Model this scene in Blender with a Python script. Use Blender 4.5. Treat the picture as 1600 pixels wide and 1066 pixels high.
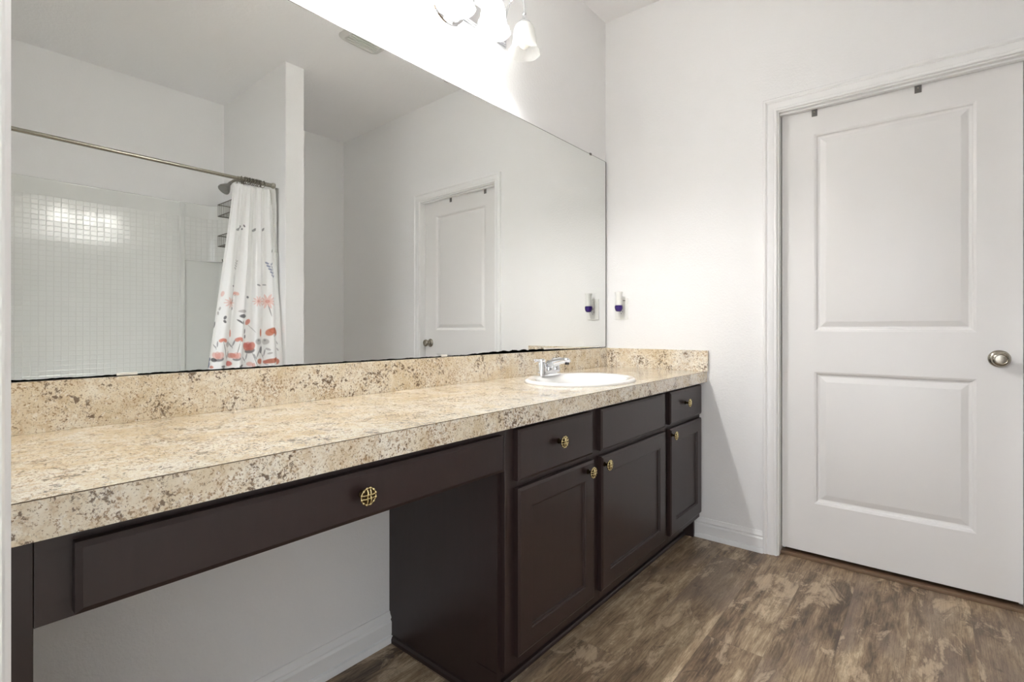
import bpy, bmesh, math, random
from mathutils import Vector, Matrix

random.seed(7)
for o in list(bpy.data.objects):
    bpy.data.objects.remove(o)
SC = bpy.context.scene
COL = SC.collection
PI = math.pi

# ------------------------------------------------------------------ camera, world, exposure
YAW = 0.6956
CAM = Vector((1.4539, 0.0, 1.0667))
cd = bpy.data.cameras.new('camera')
cam = bpy.data.objects.new('camera', cd)
COL.objects.link(cam)
cam.location = CAM
cam.rotation_euler = (PI / 2, 0, YAW)
cd.sensor_width = 36
cd.lens = 36 * 785.29 / 1600
cd.shift_y = -(533 - 513.17) / 1600
cd.clip_start = 0.02
SC.camera = cam

world = bpy.data.worlds.new('world')
SC.world = world
world.use_nodes = True
bg = world.node_tree.nodes['Background']
bg.inputs[0].default_value = (0.91, 0.95, 1.0, 1)
bg.inputs[1].default_value = 1.8

BULB_W = 8.0          # watts of each lit vanity bulb
SHADE_E = 6.5         # glow of the lit glass shades
SC.view_settings.view_transform = 'Standard'
SC.view_settings.look = 'None'
SC.view_settings.gamma = 1
SC.view_settings.use_curve_mapping = False
SC.view_settings.exposure = 1.02
SC.cycles.use_denoising = True
SC.cycles.max_bounces = 14
SC.cycles.diffuse_bounces = 10
SC.cycles.glossy_bounces = 6
SC.cycles.transmission_bounces = 8
SC.cycles.sample_clamp_indirect = 6
SC.cycles.caustics_reflective = True

# ------------------------------------------------------------------ room dimensions (metres)
D = 2.5896            # corner of mirror wall and door wall
AL = 0.0231           # the door wall is a little off square
H = 2.84              # ceiling
WX = 2.885            # right wall
NY = 0.023            # inner face of the near wall
WING0, WING1, WINGX = 1.60, 1.725, 1.86
MIRX = 0.010
DWM = Matrix.Translation((0, D, 0)) @ Matrix.Rotation(AL, 4, 'Z')   # door wall frame: x along wall, -y into room
ID = Matrix.Identity(4)
CT = 0.8475           # counter top
CB = 0.7935           # counter underside
KW = 0.025            # face of the wall inside the kneehole
FX = 0.538            # cabinet face frame
CF = 0.574            # counter front edge


def dwy(x):
    return D + math.tan(AL) * x


# ------------------------------------------------------------------ materials
class NT:
    def __init__(s, name):
        s.m = bpy.data.materials.new(name)
        s.m.use_nodes = True
        s.t = s.m.node_tree
        s.b = s.t.nodes['Principled BSDF']

    def n(s, typ, **kw):
        nd = s.t.nodes.new(typ)
        for k, v in kw.items():
            if k.startswith('i_'):
                key = k[2:]
                key = int(key) if key.isdigit() else key.replace('_', ' ')
                nd.inputs[key].default_value = v
            else:
                setattr(nd, k, v)
        return nd

    def l(s, a, b):
        s.t.links.new(a, b)

    def math(s, op, a, b=None, c=None):
        nd = s.t.nodes.new('ShaderNodeMath')
        nd.operation = op
        for i, v in enumerate((a, b, c)):
            if v is None:
                continue
            if isinstance(v, (int, float)):
                nd.inputs[i].default_value = v
            else:
                s.l(v, nd.inputs[i])
        return nd.outputs[0]

    def ramp(s, fac, stops, interp='LINEAR'):
        nd = s.t.nodes.new('ShaderNodeValToRGB')
        nd.color_ramp.interpolation = interp
        e = nd.color_ramp.elements
        while len(e) < len(stops):
            e.new(0.5)
        for el, (p, c) in zip(e, stops):
            el.position = p
            el.color = (*c, 1) if len(c) == 3 else c
        s.l(fac, nd.inputs[0])
        return nd.outputs[0]

    def mix(s, fac, a, b, mode='MIX'):
        nd = s.t.nodes.new('ShaderNodeMix')
        nd.data_type = 'RGBA'
        nd.blend_type = mode
        for sock, v in ((nd.inputs[0], fac), (nd.inputs[6], a), (nd.inputs[7], b)):
            if isinstance(v, (int, float)):
                sock.default_value = v
            elif isinstance(v, tuple):
                sock.default_value = (*v, 1) if len(v) == 3 else v
            else:
                s.l(v, sock)
        return nd.outputs[2]

    def coord(s, scale=(1, 1, 1)):
        g = s.n('ShaderNodeTexCoord')
        mp = s.n('ShaderNodeMapping')
        mp.inputs['Scale'].default_value = scale
        s.l(g.outputs['Object'], mp.inputs[0])
        return mp.outputs[0]

    def noise(s, vec, scale, detail=4, rough=0.55, dist=0.0):
        nd = s.n('ShaderNodeTexNoise')
        nd.inputs['Scale'].default_value = scale
        nd.inputs['Detail'].default_value = detail
        nd.inputs['Roughness'].default_value = rough
        nd.inputs['Distortion'].default_value = dist
        if vec is not None:
            s.l(vec, nd.inputs['Vector'])
        return nd.outputs[0]

    def bump(s, h, strength, dist=0.002):
        nd = s.n('ShaderNodeBump')
        nd.inputs['Strength'].default_value = strength
        nd.inputs['Distance'].default_value = dist
        s.l(h, nd.inputs['Height'])
        s.l(nd.outputs[0], s.b.inputs['Normal'])


def srgb(r, g, b):
    f = lambda v: (v / 255 / 12.92) if v <= 10 else ((v / 255 + 0.055) / 1.055) ** 2.4
    return (f(r), f(g), f(b))


def paint(name, col, rough=0.55, bscale=90, bstr=0.25, bdist=0.0012):
    t = NT(name)
    v = t.coord()
    big = t.noise(v, 1.7, 2)
    c = t.mix(t.math('MULTIPLY', big, 0.05), col, tuple(x * 0.9 for x in col))
    t.l(c, t.b.inputs['Base Color'])
    t.b.inputs['Roughness'].default_value = rough
    if bstr:
        h = t.noise(v, bscale, 3, 0.6)
        h2 = t.ramp(h, [(0.42, (0, 0, 0)), (0.62, (1, 1, 1))])
        t.bump(h2, bstr, bdist)
    return t.m


def simple(name, col, rough=0.4, metal=0.0, bstr=0.0, bscale=200, **kw):
    t = NT(name)
    v = t.coord()
    nz = t.noise(v, 35, 3)
    c = t.mix(t.math('MULTIPLY', nz, 0.12), col, tuple(x * 0.85 for x in col))
    t.l(c, t.b.inputs['Base Color'])
    t.b.inputs['Roughness'].default_value = rough
    t.b.inputs['Metallic'].default_value = metal
    for k, val in kw.items():
        t.b.inputs[k.replace('_', ' ')].default_value = val
    if bstr:
        t.bump(t.noise(v, bscale, 2), bstr, 0.001)
    return t.m


def granite(name='granite_laminate', shift=(0, 0, 0)):
    t = NT(name)
    v = t.coord()
    v.node.inputs['Location'].default_value = shift
    big = t.noise(v, 8, 4, 0.6, 0.6)
    base = t.ramp(big, [(0.30, srgb(214, 196, 162)), (0.45, srgb(228, 215, 190)), (0.58, srgb(240, 233, 217)), (0.74, srgb(224, 217, 205))])
    med = t.noise(v, 60, 6, 0.75, 0.4)
    c = t.mix(t.ramp(med, [(0.50, (0, 0, 0)), (0.60, (0.6, 0.6, 0.6))]), base, srgb(200, 174, 136))
    lite = t.noise(v, 75, 5, 0.7, 0.4)
    c = t.mix(t.ramp(lite, [(0.56, (0, 0, 0)), (0.64, (0.75, 0.75, 0.75))]), c, srgb(246, 241, 230))
    clus = t.noise(v, 11, 4, 0.65)
    fine = t.noise(v, 150, 4, 0.75)
    s_ = t.math('ADD', t.math('MULTIPLY', clus, 0.32), t.math('MULTIPLY', fine, 0.90))
    c = t.mix(t.ramp(s_, [(0.655, (0, 0, 0)), (0.71, (0.8, 0.8, 0.8))]), c, srgb(150, 116, 76))
    s2 = t.math('ADD', t.math('MULTIPLY', t.noise(v, 16, 4, 0.6), 0.55), t.math('MULTIPLY', t.noise(v, 105, 4, 0.75, 0.3), 0.75))
    c = t.mix(t.ramp(s2, [(0.715, (0, 0, 0)), (0.765, (0.9, 0.9, 0.9))]), c, srgb(98, 74, 52))
    vor = t.noise(v, 300, 3, 0.6)
    c = t.mix(t.ramp(vor, [(0.57, (0, 0, 0)), (0.64, (0.55, 0.55, 0.55))]), c, srgb(132, 110, 84))
    t.l(c, t.b.inputs['Base Color'])
    t.b.inputs['Roughness'].default_value = 0.24
    t.b.inputs['Specular IOR Level'].default_value = 0.6
    t.b.inputs['Coat Weight'].default_value = 0.8
    t.b.inputs['Coat Roughness'].default_value = 0.12
    t.bump(fine, 0.04, 0.0004)
    return t.m


def espresso():
    t = NT('espresso_wood')
    v = t.coord((1, 1, 0.15))
    nz = t.noise(v, 60, 4, 0.6)
    c = t.mix(nz, srgb(38, 26, 25), srgb(50, 35, 34))
    t.l(c, t.b.inputs['Base Color'])
    t.b.inputs['Roughness'].default_value = 0.36
    t.b.inputs['Specular IOR Level'].default_value = 0.55
    t.bump(nz, 0.06, 0.0004)
    return t.m


def plank_floor():
    t = NT('rustic_plank_vinyl')
    g = t.n('ShaderNodeNewGeometry')
    sp = t.n('ShaderNodeSeparateXYZ')
    t.l(g.outputs['Position'], sp.inputs[0])
    W, L = 0.178, 1.22
    X, Y = t.math('ADD', sp.outputs[0], 0.035), sp.outputs[1]
    xi = t.math('FLOOR', t.math('DIVIDE', X, W))
    wn = t.n('ShaderNodeTexWhiteNoise', noise_dimensions='1D')
    t.l(xi, wn.inputs['W'])
    off = t.math('MULTIPLY', wn.outputs['Value'], L)
    ys = t.math('DIVIDE', t.math('ADD', Y, off), L)
    yi = t.math('FLOOR', ys)
    cb = t.n('ShaderNodeCombineXYZ')
    t.l(xi, cb.inputs[0]); t.l(yi, cb.inputs[1])
    wid = t.n('ShaderNodeTexWhiteNoise', noise_dimensions='2D')
    t.l(cb.outputs[0], wid.inputs['Vector'])
    pid = wid.outputs['Value']

    def vec(sx, sy, k):
        c = t.n('ShaderNodeCombineXYZ')
        t.l(t.math('MULTIPLY', X, sx), c.inputs[0])
        t.l(t.math('MULTIPLY', Y, sy), c.inputs[1])
        t.l(t.math('MULTIPLY', pid, k), c.inputs[2])
        return c.outputs[0]
    big = t.noise(vec(8.5, 2.1, 9), 1.0, 5, 0.60, 0.5)
    mid = t.noise(vec(34, 6.0, 23), 1.0, 6, 0.70, 0.5)
    grain = t.noise(vec(210, 7, 31), 1.0, 5, 0.72, 0.25)
    fine = t.noise(vec(480, 26, 5), 1.0, 3, 0.6)
    saw = t.noise(vec(14, 190, 3), 1.0, 3, 0.6, 0.4)
    f = t.math('ADD', t.math('MULTIPLY', big, 0.60), t.math('MULTIPLY', mid, 0.50))
    f = t.math('ADD', f, t.math('MULTIPLY', grain, 0.34))
    f = t.math('ADD', f, t.math('MULTIPLY', t.math('SUBTRACT', pid, 0.5), 0.07))
    f = t.math('SUBTRACT', f, 0.22)
    col = t.ramp(f, [(0.36, srgb(80, 65, 52)), (0.43, srgb(114, 95, 76)), (0.50, srgb(144, 123, 99)),
                     (0.57, srgb(172, 151, 123)), (0.66, srgb(204, 186, 158))])
    tint = t.noise(vec(5, 1.6, 17), 1.0, 3, 0.5, 0.5)
    col = t.mix(t.ramp(tint, [(0.50, (0, 0, 0)), (0.64, (0.6, 0.6, 0.6))]), col, srgb(132, 116, 104))
    col = t.mix(t.ramp(fine, [(0.54, (0, 0, 0)), (0.66, (0.4, 0.4, 0.4))]), col, srgb(92, 74, 58))
    # pale scraped patches with ragged rims, dark worn spots and knots
    spl = t.noise(vec(10, 4.0, 57), 1.0, 10, 0.70, 0.5)
    pale = t.ramp(spl, [(0.535, (0, 0, 0)), (0.60, (0.65, 0.65, 0.65))])
    col = t.mix(pale, col, t.mix(grain, srgb(176, 152, 124), srgb(222, 202, 174)))
    rimd = t.ramp(spl, [(0.52, (0, 0, 0)), (0.540, (0.35, 0.35, 0.35)), (0.556, (0, 0, 0))])
    col = t.mix(rimd, col, srgb(84, 68, 54))
    spot = t.noise(vec(15, 7, 41), 1.0, 9, 0.76, 1.0)
    col = t.mix(t.ramp(spot, [(0.585, (0, 0, 0)), (0.66, (0.75, 0.75, 0.75))]), col, srgb(82, 68, 58))
    col = t.mix(t.math('MULTIPLY', t.ramp(saw, [(0.55, (0, 0, 0)), (0.65, (1, 1, 1))]),
                       t.ramp(tint, [(0.35, (0.25, 0.25, 0.25)), (0.46, (0, 0, 0))])), col, srgb(104, 86, 68))
    # seams
    fx = t.math('FRACT', t.math('DIVIDE', X, W))
    fy = t.math('FRACT', ys)
    e1 = t.math('LESS_THAN', fx, 0.009)
    e2 = t.math('LESS_THAN', fy, 0.0016)
    e = t.math('MAXIMUM', e1, e2)
    col = t.mix(t.math('MULTIPLY', e, 0.22), col, srgb(60, 48, 38))
    t.l(col, t.b.inputs['Base Color'])
    t.b.inputs['Roughness'].default_value = 0.42
    t.b.inputs['Specular IOR Level'].default_value = 0.4
    h = t.math('SUBTRACT', t.math('MULTIPLY', grain, 0.6), e)
    t.bump(h, 0.25, 0.0008)
    return t.m


def tile_mat():
    t = NT('embossed_mosaic_surround')
    uv = t.n('ShaderNodeUVMap')
    sp = t.n('ShaderNodeSeparateXYZ')
    t.l(uv.outputs[0], sp.inputs[0])

    def edge(c, size, w):
        fr = t.math('FRACT', t.math('DIVIDE', c, size))
        d = t.math('SUBTRACT', 0.5, t.math('ABSOLUTE', t.math('SUBTRACT', fr, 0.5)))
        nd = t.n('ShaderNodeMapRange')
        t.l(d, nd.inputs[0])
        nd.inputs[1].default_value = 0.0
        nd.inputs[2].default_value = w
        return nd.outputs[0]
    h = t.math('MINIMUM', edge(sp.outputs[0], 0.0362, 0.10), edge(sp.outputs[1], 0.0318, 0.10))
    col = t.mix(h, srgb(230, 231, 227), srgb(238, 239, 236))
    t.l(col, t.b.inputs['Base Color'])
    t.b.inputs['Roughness'].default_value = 0.12
    t.b.inputs['Coat Weight'].default_value = 0.6
    t.b.inputs['Coat Roughness'].default_value = 0.08
    wn = t.n('ShaderNodeTexWhiteNoise', noise_dimensions='2D')
    cb = t.n('ShaderNodeCombineXYZ')
    t.l(t.math('FLOOR', t.math('DIVIDE', sp.outputs[0], 0.0362)), cb.inputs[0])
    t.l(t.math('FLOOR', t.math('DIVIDE', sp.outputs[1], 0.0318)), cb.inputs[1])
    t.l(cb.outputs[0], wn.inputs['Vector'])
    soft = t.noise(uv.outputs[0], 45, 2)
    hh = t.math('ADD', h, t.math('MULTIPLY', soft, 0.5))
    t.bump(hh, 0.55, 0.0018)
    return t.m


def curtain_mat():
    t = NT('printed_curtain_fabric')
    a = t.n('ShaderNodeAttribute', attribute_name='print')
    v = t.coord((1, 1, 1))
    w = t.noise(v, 400, 2)
    c = t.mix(t.math('MULTIPLY', w, 0.06), a.outputs['Color'], (0.6, 0.6, 0.6))
    t.l(c, t.b.inputs['Base Color'])
    t.b.inputs['Roughness'].default_value = 0.75
    tr = t.n('ShaderNodeBsdfTranslucent')
    t.l(c, tr.inputs[0])
    mx = t.n('ShaderNodeMixShader', i_0=0.18)
    t.l(t.b.outputs[0], mx.inputs[1]); t.l(tr.outputs[0], mx.inputs[2])
    t.l(mx.outputs[0], t.t.nodes['Material Output'].inputs[0])
    return t.m


def shade_mat(name, emit):
    t = NT(name)
    v = t.coord((1, 1, 0.6))
    nz = t.noise(v, 38, 4, 0.6, 1.5)
    c = t.mix(nz, (0.95, 0.95, 0.94), (0.80, 0.80, 0.79))
    t.l(c, t.b.inputs['Base Color'])
    t.b.inputs['Roughness'].default_value = 0.25
    if emit:
        t.b.inputs['Emission Color'].default_value = (1, 0.985, 0.97, 1)
        t.b.inputs['Emission Strength'].default_value = emit
    tr = t.n('ShaderNodeBsdfTranslucent')
    t.l(c, tr.inputs[0])
    mx = t.n('ShaderNodeMixShader', i_0=0.6)
    t.l(t.b.outputs[0], mx.inputs[1]); t.l(tr.outputs[0], mx.inputs[2])
    tp = t.n('ShaderNodeBsdfTransparent')
    mx2 = t.n('ShaderNodeMixShader', i_0=0.18 if not emit else 0.05)
    t.l(mx.outputs[0], mx2.inputs[1]); t.l(tp.outputs[0], mx2.inputs[2])
    t.l(mx2.outputs[0], t.t.nodes['Material Output'].inputs[0])
    return t.m


M = {}
M['wall'] = paint('wall_paint', srgb(241, 241, 241), 0.6, 110, 0.30, 0.0012)
M['ceil'] = paint('ceiling_paint', srgb(245, 245, 246), 0.8, 45, 0.25, 0.002)
M['trim'] = paint('trim_paint', srgb(242, 242, 242), 0.32, 90, 0.0)
M['door'] = paint('door_paint', srgb(236, 235, 234), 0.36, 160, 0.05, 0.0005)
M['granite'] = granite()
M['granite_edge'] = granite('granite_laminate_edge', (3.3, 1.7, 5.1))
M['seam'] = simple('dark_laminate_seam', srgb(96, 78, 60), 0.5)
M['wood'] = espresso()
M['floor'] = plank_floor()
M['tile'] = tile_mat()
M['fiber'] = simple('glossy_fibreglass', srgb(238, 239, 236), 0.18)
M['curtain'] = curtain_mat()
M['chrome'] = simple('chrome', (0.82, 0.83, 0.85), 0.06, 1.0)
M['nickel'] = simple('brushed_nickel', srgb(172, 166, 154), 0.26, 1.0)
M['rod'] = simple('satin_rod_metal', srgb(178, 174, 162), 0.22, 1.0)
M['wire'] = simple('dark_wire_metal', srgb(112, 108, 100), 0.35, 0.9)
M['brass'] = simple('antique_brass', srgb(214, 198, 150), 0.22, 1.0)
M['brassdark'] = simple('dark_brass_recess', srgb(58, 46, 28), 0.4, 0.9)
M['china'] = simple('white_porcelain', srgb(246, 245, 243), 0.08, 0.0, Coat_Weight=0.5)
M['plastic'] = simple('white_plastic', srgb(236, 236, 232), 0.35)
M['slot'] = simple('dark_slot', srgb(40, 38, 36), 0.6)
M['grey'] = simple('grey_metal', srgb(120, 118, 116), 0.35, 0.8)
M['ventgrey'] = simple('vent_plastic', srgb(214, 214, 210), 0.5)
M['edge'] = simple('tarnished_silvering', srgb(52, 54, 50), 0.6)
M['caulk'] = simple('white_caulk', srgb(232, 230, 224), 0.6)
M['strip'] = simple('brown_threshold', srgb(122, 98, 76), 0.4)
M['shade_on'] = shade_mat('lit_glass_shade', SHADE_E)
M['shade_off'] = shade_mat('alabaster_glass_shade', 0)
t = NT('mirror_glass')
t.b.inputs['Base Color'].default_value = (0.825, 0.835, 0.82, 1)
t.b.inputs['Metallic'].default_value = 1
t.b.inputs['Roughness'].default_value = 0.0
M['mirror'] = t.m
t = NT('purple_scented_oil')
t.b.inputs['Base Color'].default_value = (0.06, 0.025, 0.24, 1)
t.b.inputs['Roughness'].default_value = 0.05
t.b.inputs['Transmission Weight'].default_value = 0.45
t.b.inputs['IOR'].default_value = 1.4
M['purple'] = t.m
t = NT('lit_bulb')
t.b.inputs['Emission Color'].default_value = (1, 0.95, 0.88, 1)
t.b.inputs['Emission Strength'].default_value = 14
M['bulb_on'] = t.m
M['bulb_off'] = simple('frosted_bulb', srgb(244, 242, 236), 0.3)


# ------------------------------------------------------------------ mesh helpers
def box(bm, x0, x1, y0, y1, z0, z1, bev=0.0, seg=2):
    b2 = bmesh.new()
    bmesh.ops.create_cube(b2, size=1)
    for v in b2.verts:
        v.co = Vector((x0 + (v.co.x + .5) * (x1 - x0), y0 + (v.co.y + .5) * (y1 - y0), z0 + (v.co.z + .5) * (z1 - z0)))
    if bev:
        bmesh.ops.bevel(b2, geom=b2.edges[:] + b2.verts[:], offset=bev, segments=seg, affect='EDGES', profile=0.6)
    merge(bm, b2)


def merge(bm, b2, mat=None):
    if mat is not None:
        b2.transform(mat)
    me = bpy.data.meshes.new('tmp')
    b2.to_mesh(me)
    b2.free()
    bm.from_mesh(me)
    bpy.data.meshes.remove(me)


def lathe(bm, prof, mat=ID, seg=32, rx=1.0, ry=1.0):
    rings = []
    for r, z in prof:
        if r < 1e-6:
            rings.append([bm.verts.new(mat @ Vector((0, 0, z)))])
        else:
            rings.append([bm.verts.new(mat @ Vector((r * rx * math.cos(2 * PI * i / seg), r * ry * math.sin(2 * PI * i / seg), z))) for i in range(seg)])
    for a, b in zip(rings, rings[1:]):
        for i in range(seg):
            j = (i + 1) % seg
            if len(a) == 1 and len(b) == 1:
                continue
            if len(a) == 1:
                bm.faces.new((a[0], b[j], b[i]))
            elif len(b) == 1:
                bm.faces.new((a[i], a[j], b[0]))
            else:
                bm.faces.new((a[i], a[j], b[j], b[i]))


def tube(bm, pts, r, seg=10, cap=True):
    pts = [Vector(p) for p in pts]
    rr = r if isinstance(r, (list, tuple)) else [r] * len(pts)
    prev = None
    rings = []
    for i, p in enumerate(pts):
        d = (pts[min(i + 1, len(pts) - 1)] - pts[max(i - 1, 0)]).normalized()
        if prev is None:
            u = d.orthogonal().normalized()
        else:
            u = (prev - d * prev.dot(d)).normalized()
        prev = u
        w = d.cross(u)
        rings.append([bm.verts.new(p + (u * math.cos(2 * PI * k / seg) + w * math.sin(2 * PI * k / seg)) * rr[i]) for k in range(seg)])
    for a, b in zip(rings, rings[1:]):
        for k in range(seg):
            bm.faces.new((a[k], a[(k + 1) % seg], b[(k + 1) % seg], b[k]))
    if cap:
        bm.faces.new(rings[0][::-1])
        bm.faces.new(rings[-1])


def curve_pts(ctrl, n=8):
    """Catmull-Rom through control points."""
    c = [Vector(p) for p in ctrl]
    c = [c[0] * 2 - c[1]] + c + [c[-1] * 2 - c[-2]]
    out = []
    for i in range(1, len(c) - 2):
        for k in range(n):
            t_ = k / n
            a, b, d, e = c[i - 1], c[i], c[i + 1], c[i + 2]
            out.append(0.5 * ((2 * b) + (d - a) * t_ + (2 * a - 5 * b + 4 * d - e) * t_ ** 2 + (3 * b - a - 3 * d + e) * t_ ** 3))
    out.append(c[-2])
    return out


def sweep(bm, path, prof, closed=False):
    """path: list of (point, uvec, vvec); prof: closed list of (u, v)."""
    rings = [[bm.verts.new(Vector(p) + Vector(u) * a + Vector(v) * b) for a, b in prof] for p, u, v in path]
    n = len(prof)
    for a, b in zip(rings, rings[1:]):
        for k in range(n):
            bm.faces.new((a[k], a[(k + 1) % n], b[(k + 1) % n], b[k]))
    bm.faces.new(rings[0][::-1])
    bm.faces.new(rings[-1])


def panelled(bm, u0, u1, v0, v1, holes, rings, thick, mapf, chamfer=0.0, cdepth=0.0):
    """A slab whose front (depth 0) carries sunk or raised panels. mapf(u, v, depth) -> point, depth grows to the back."""
    quad = lambda a, b, c, d: bm.faces.new([bm.verts.new(mapf(*p)) for p in (a, b, c, d)])
    c0 = chamfer
    us = sorted({u0 + c0, u1 - c0} | {h[0] for h in holes} | {h[1] for h in holes})
    vs = sorted({v0 + c0, v1 - c0} | {h[2] for h in holes} | {h[3] for h in holes})
    for a, b in zip(us, us[1:]):
        for c, d in zip(vs, vs[1:]):
            mu, mv = (a + b) / 2, (c + d) / 2
            if any(h[0] < mu < h[1] and h[2] < mv < h[3] for h in holes):
                continue
            quad((a, c, 0), (b, c, 0), (b, d, 0), (a, d, 0))

    def ring(r0, r1):
        (a0, b0, c_0, d0, e0), (a1, b1, c1, d1, e1) = r0, r1
        A = [(a0, c_0, e0), (b0, c_0, e0), (b0, d0, e0), (a0, d0, e0)]
        B = [(a1, c1, e1), (b1, c1, e1), (b1, d1, e1), (a1, d1, e1)]
        for k in range(4):
            quad(A[k], A[(k + 1) % 4], B[(k + 1) % 4], B[k])
    for h in holes:
        prev = (h[0], h[1], h[2], h[3], 0)
        for off, dep in rings:
            cur = (h[0] + off, h[1] - off, h[2] + off, h[3] - off, dep)
            ring(prev, cur)
            prev = cur
        a, b, c, d, e = prev
        quad((a, c, e), (b, c, e), (b, d, e), (a, d, e))
    outer = (u0, u1, v0, v1, cdepth)
    if chamfer:
        ring(outer, (u0 + c0, u1 - c0, v0 + c0, v1 - c0, 0))
    ring((u0, u1, v0, v1, thick), outer)
    quad((u0, v0, thick), (u0, v1, thick), (u1, v1, thick), (u1, v0, thick))
    bmesh.ops.remove_doubles(bm, verts=bm.verts, dist=1e-6)


XF = {}


def obj(name, bm, mat, parent=None, M_=ID, smooth=None, origin=None):
    """bm is given in the space M_ (identity = world). Links ONE mesh object."""
    bm.transform(M_)
    bmesh.ops.recalc_face_normals(bm, faces=bm.faces)
    if parent is not None:
        bm.transform(XF[parent.name].inverted())
    else:
        if origin is None:
            xs = [v.co for v in bm.verts]
            origin = Vector(((min(c.x for c in xs) + max(c.x for c in xs)) / 2, (min(c.y for c in xs) + max(c.y for c in xs)) / 2, min(c.z for c in xs)))
        bm.transform(Matrix.Translation(-Vector(origin)))
    me = bpy.data.meshes.new(name)
    bm.to_mesh(me)
    bm.free()
    me.materials.append(mat)
    o = bpy.data.objects.new(name, me)
    COL.objects.link(o)
    if parent is not None:
        o.parent = parent
        XF[o.name] = XF[parent.name]
    else:
        o.location = origin
        XF[o.name] = Matrix.Translation(origin)
    if smooth is not None:
        for p in me.polygons:
            p.use_smooth = True
        me.set_sharp_from_angle(angle=math.radians(smooth))
    return o


def thing(name, label, cat, loc, M_=ID, group=None):
    o = bpy.data.objects.new(name, None)
    o.empty_display_size = 0.05
    COL.objects.link(o)
    mt = M_ @ Matrix.Translation(loc)
    o.matrix_world = mt
    XF[o.name] = mt
    tag(o, label, cat, group)
    return o


def tag(o, label, cat, group=None):
    o['label'] = label
    o['category'] = cat
    if group:
        o['group'] = group
    return o


def struct(o):
    o['kind'] = 'structure'
    return o


def Z_to(direction, origin):
    """matrix that sends +z to the direction, at origin"""
    q = Vector(direction).to_track_quat('Z', 'Y')
    return Matrix.Translation(origin) @ q.to_matrix().to_4x4()


# ------------------------------------------------------------------ ROOM SHELL
bm = bmesh.new(); box(bm, -0.8, WX + 0.5, -3.2, 2.9, -0.12, 0.0); struct(obj('floor', bm, M['floor']))
bm = bmesh.new(); box(bm, -0.12, WX + 0.12, -0.105, 2.9, H, H + 0.12); struct(obj('ceiling', bm, M['ceil']))
bm = bmesh.new(); box(bm, -0.12, 0.0, -0.105, 2.9, 0.0, H); struct(obj('wall_left', bm, M['wall']))
bm = bmesh.new(); box(bm, 0.0, KW, NY, 2.589, 0.0, CB - 0.001); struct(obj('wall_left_lower', bm, M['wall']))
bm = bmesh.new(); box(bm, WX, WX + 0.12, -0.105, 2.9, 0.0, H); struct(obj('wall_right', bm, M['wall']))

# near wall with the doorway the camera stands in
bm = bmesh.new()
OX0, OX1, OZ = 1.047, 1.86, 2.09
box(bm, 0.0, OX0, -0.105, NY, 0, H)
box(bm, OX1, WX, -0.105, NY, 0, H)
box(bm, OX0, OX1, -0.105, NY, OZ, H)
struct(obj('wall_front', bm, M['wall']))

# door wall, in its own slightly turned frame
DL, DR, DTOP = 0.905, 1.724, 2.078          # finished opening
bm = bmesh.new()
box(bm, 0.0, DL - 0.018, 0, 0.12, 0, H)
box(bm, DR + 0.018, WX + 0.05, 0, 0.12, 0, H)
box(bm, DL - 0.018, DR + 0.018, 0, 0.12, DTOP + 0.018, H)
struct(obj('wall_back', bm, M['wall'], M_=DWM))
# closing panel behind the door leaf, coloured dark as the closet's shade
bm = bmesh.new(); box(bm, DL - 0.1, DR + 0.1, 0.121, 0.15, 0, DTOP + 0.1); struct(obj('closet_dark_panel', bm, M['slot'], M_=DWM))

bm = bmesh.new(); box(bm, WINGX, WX, WING0, WING1, 0, H); struct(obj('wall_shower', bm, M['wall']))

# baseboards
def base_prof(h=0.098, t=0.014):
    return [(0, 0), (0, h), (t * 0.30, h), (t * 0.42, h - 0.008), (t * 0.85, h - 0.018), (t * 0.85, h - 0.022), (t * 0.60, h - 0.026), (t, h - 0.034),
            (t, 0.024), (t * 0.8, 0.021), (t + 0.006, 0.018), (t + 0.010, 0.010), (t + 0.011, 0.0)]


def baseboard(name, p0, p1, nrm, M_=ID):
    bm = bmesh.new()
    up = Vector((0, 0, 1))
    sweep(bm, [(Vector(p0), Vector(nrm), up), (Vector(p1), Vector(nrm), up)], base_prof())
    return struct(obj(name, bm, M['trim'], M_=M_, smooth=30))


baseboard('baseboard_left', (KW, NY, 0), (KW, 1.054, 0), (1, 0, 0))
baseboard('baseboard_back', (0.44, 0, 0), (DL - 0.065, 0, 0), (0, -1, 0), DWM)
baseboard('baseboard_back_right', (DR + 0.07, 0, 0), (WX, 0, 0), (0, -1, 0), DWM)
baseboard('baseboard_right', (WX, WING1, 0), (WX, 2.62, 0), (-1, 0, 0))
baseboard('baseboard_shower', (WINGX, WING1, 0), (WX - 0.02, WING1, 0), (0, 1, 0))

# casing profile: (offset from opening edge outwards, thickness from wall)
CW = 0.060
CASP = [(0, 0), (0, 0.008), (0.003, 0.011), (0.010, 0.011), (0.013, 0.009), (0.018, 0.012), (0.030, 0.0145), (0.038, 0.0150),
        (0.041, 0.0125), (0.044, 0.0150), (0.049, 0.0190), (0.057, 0.0190), (0.060, 0.0165), (0.060, 0)]


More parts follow.
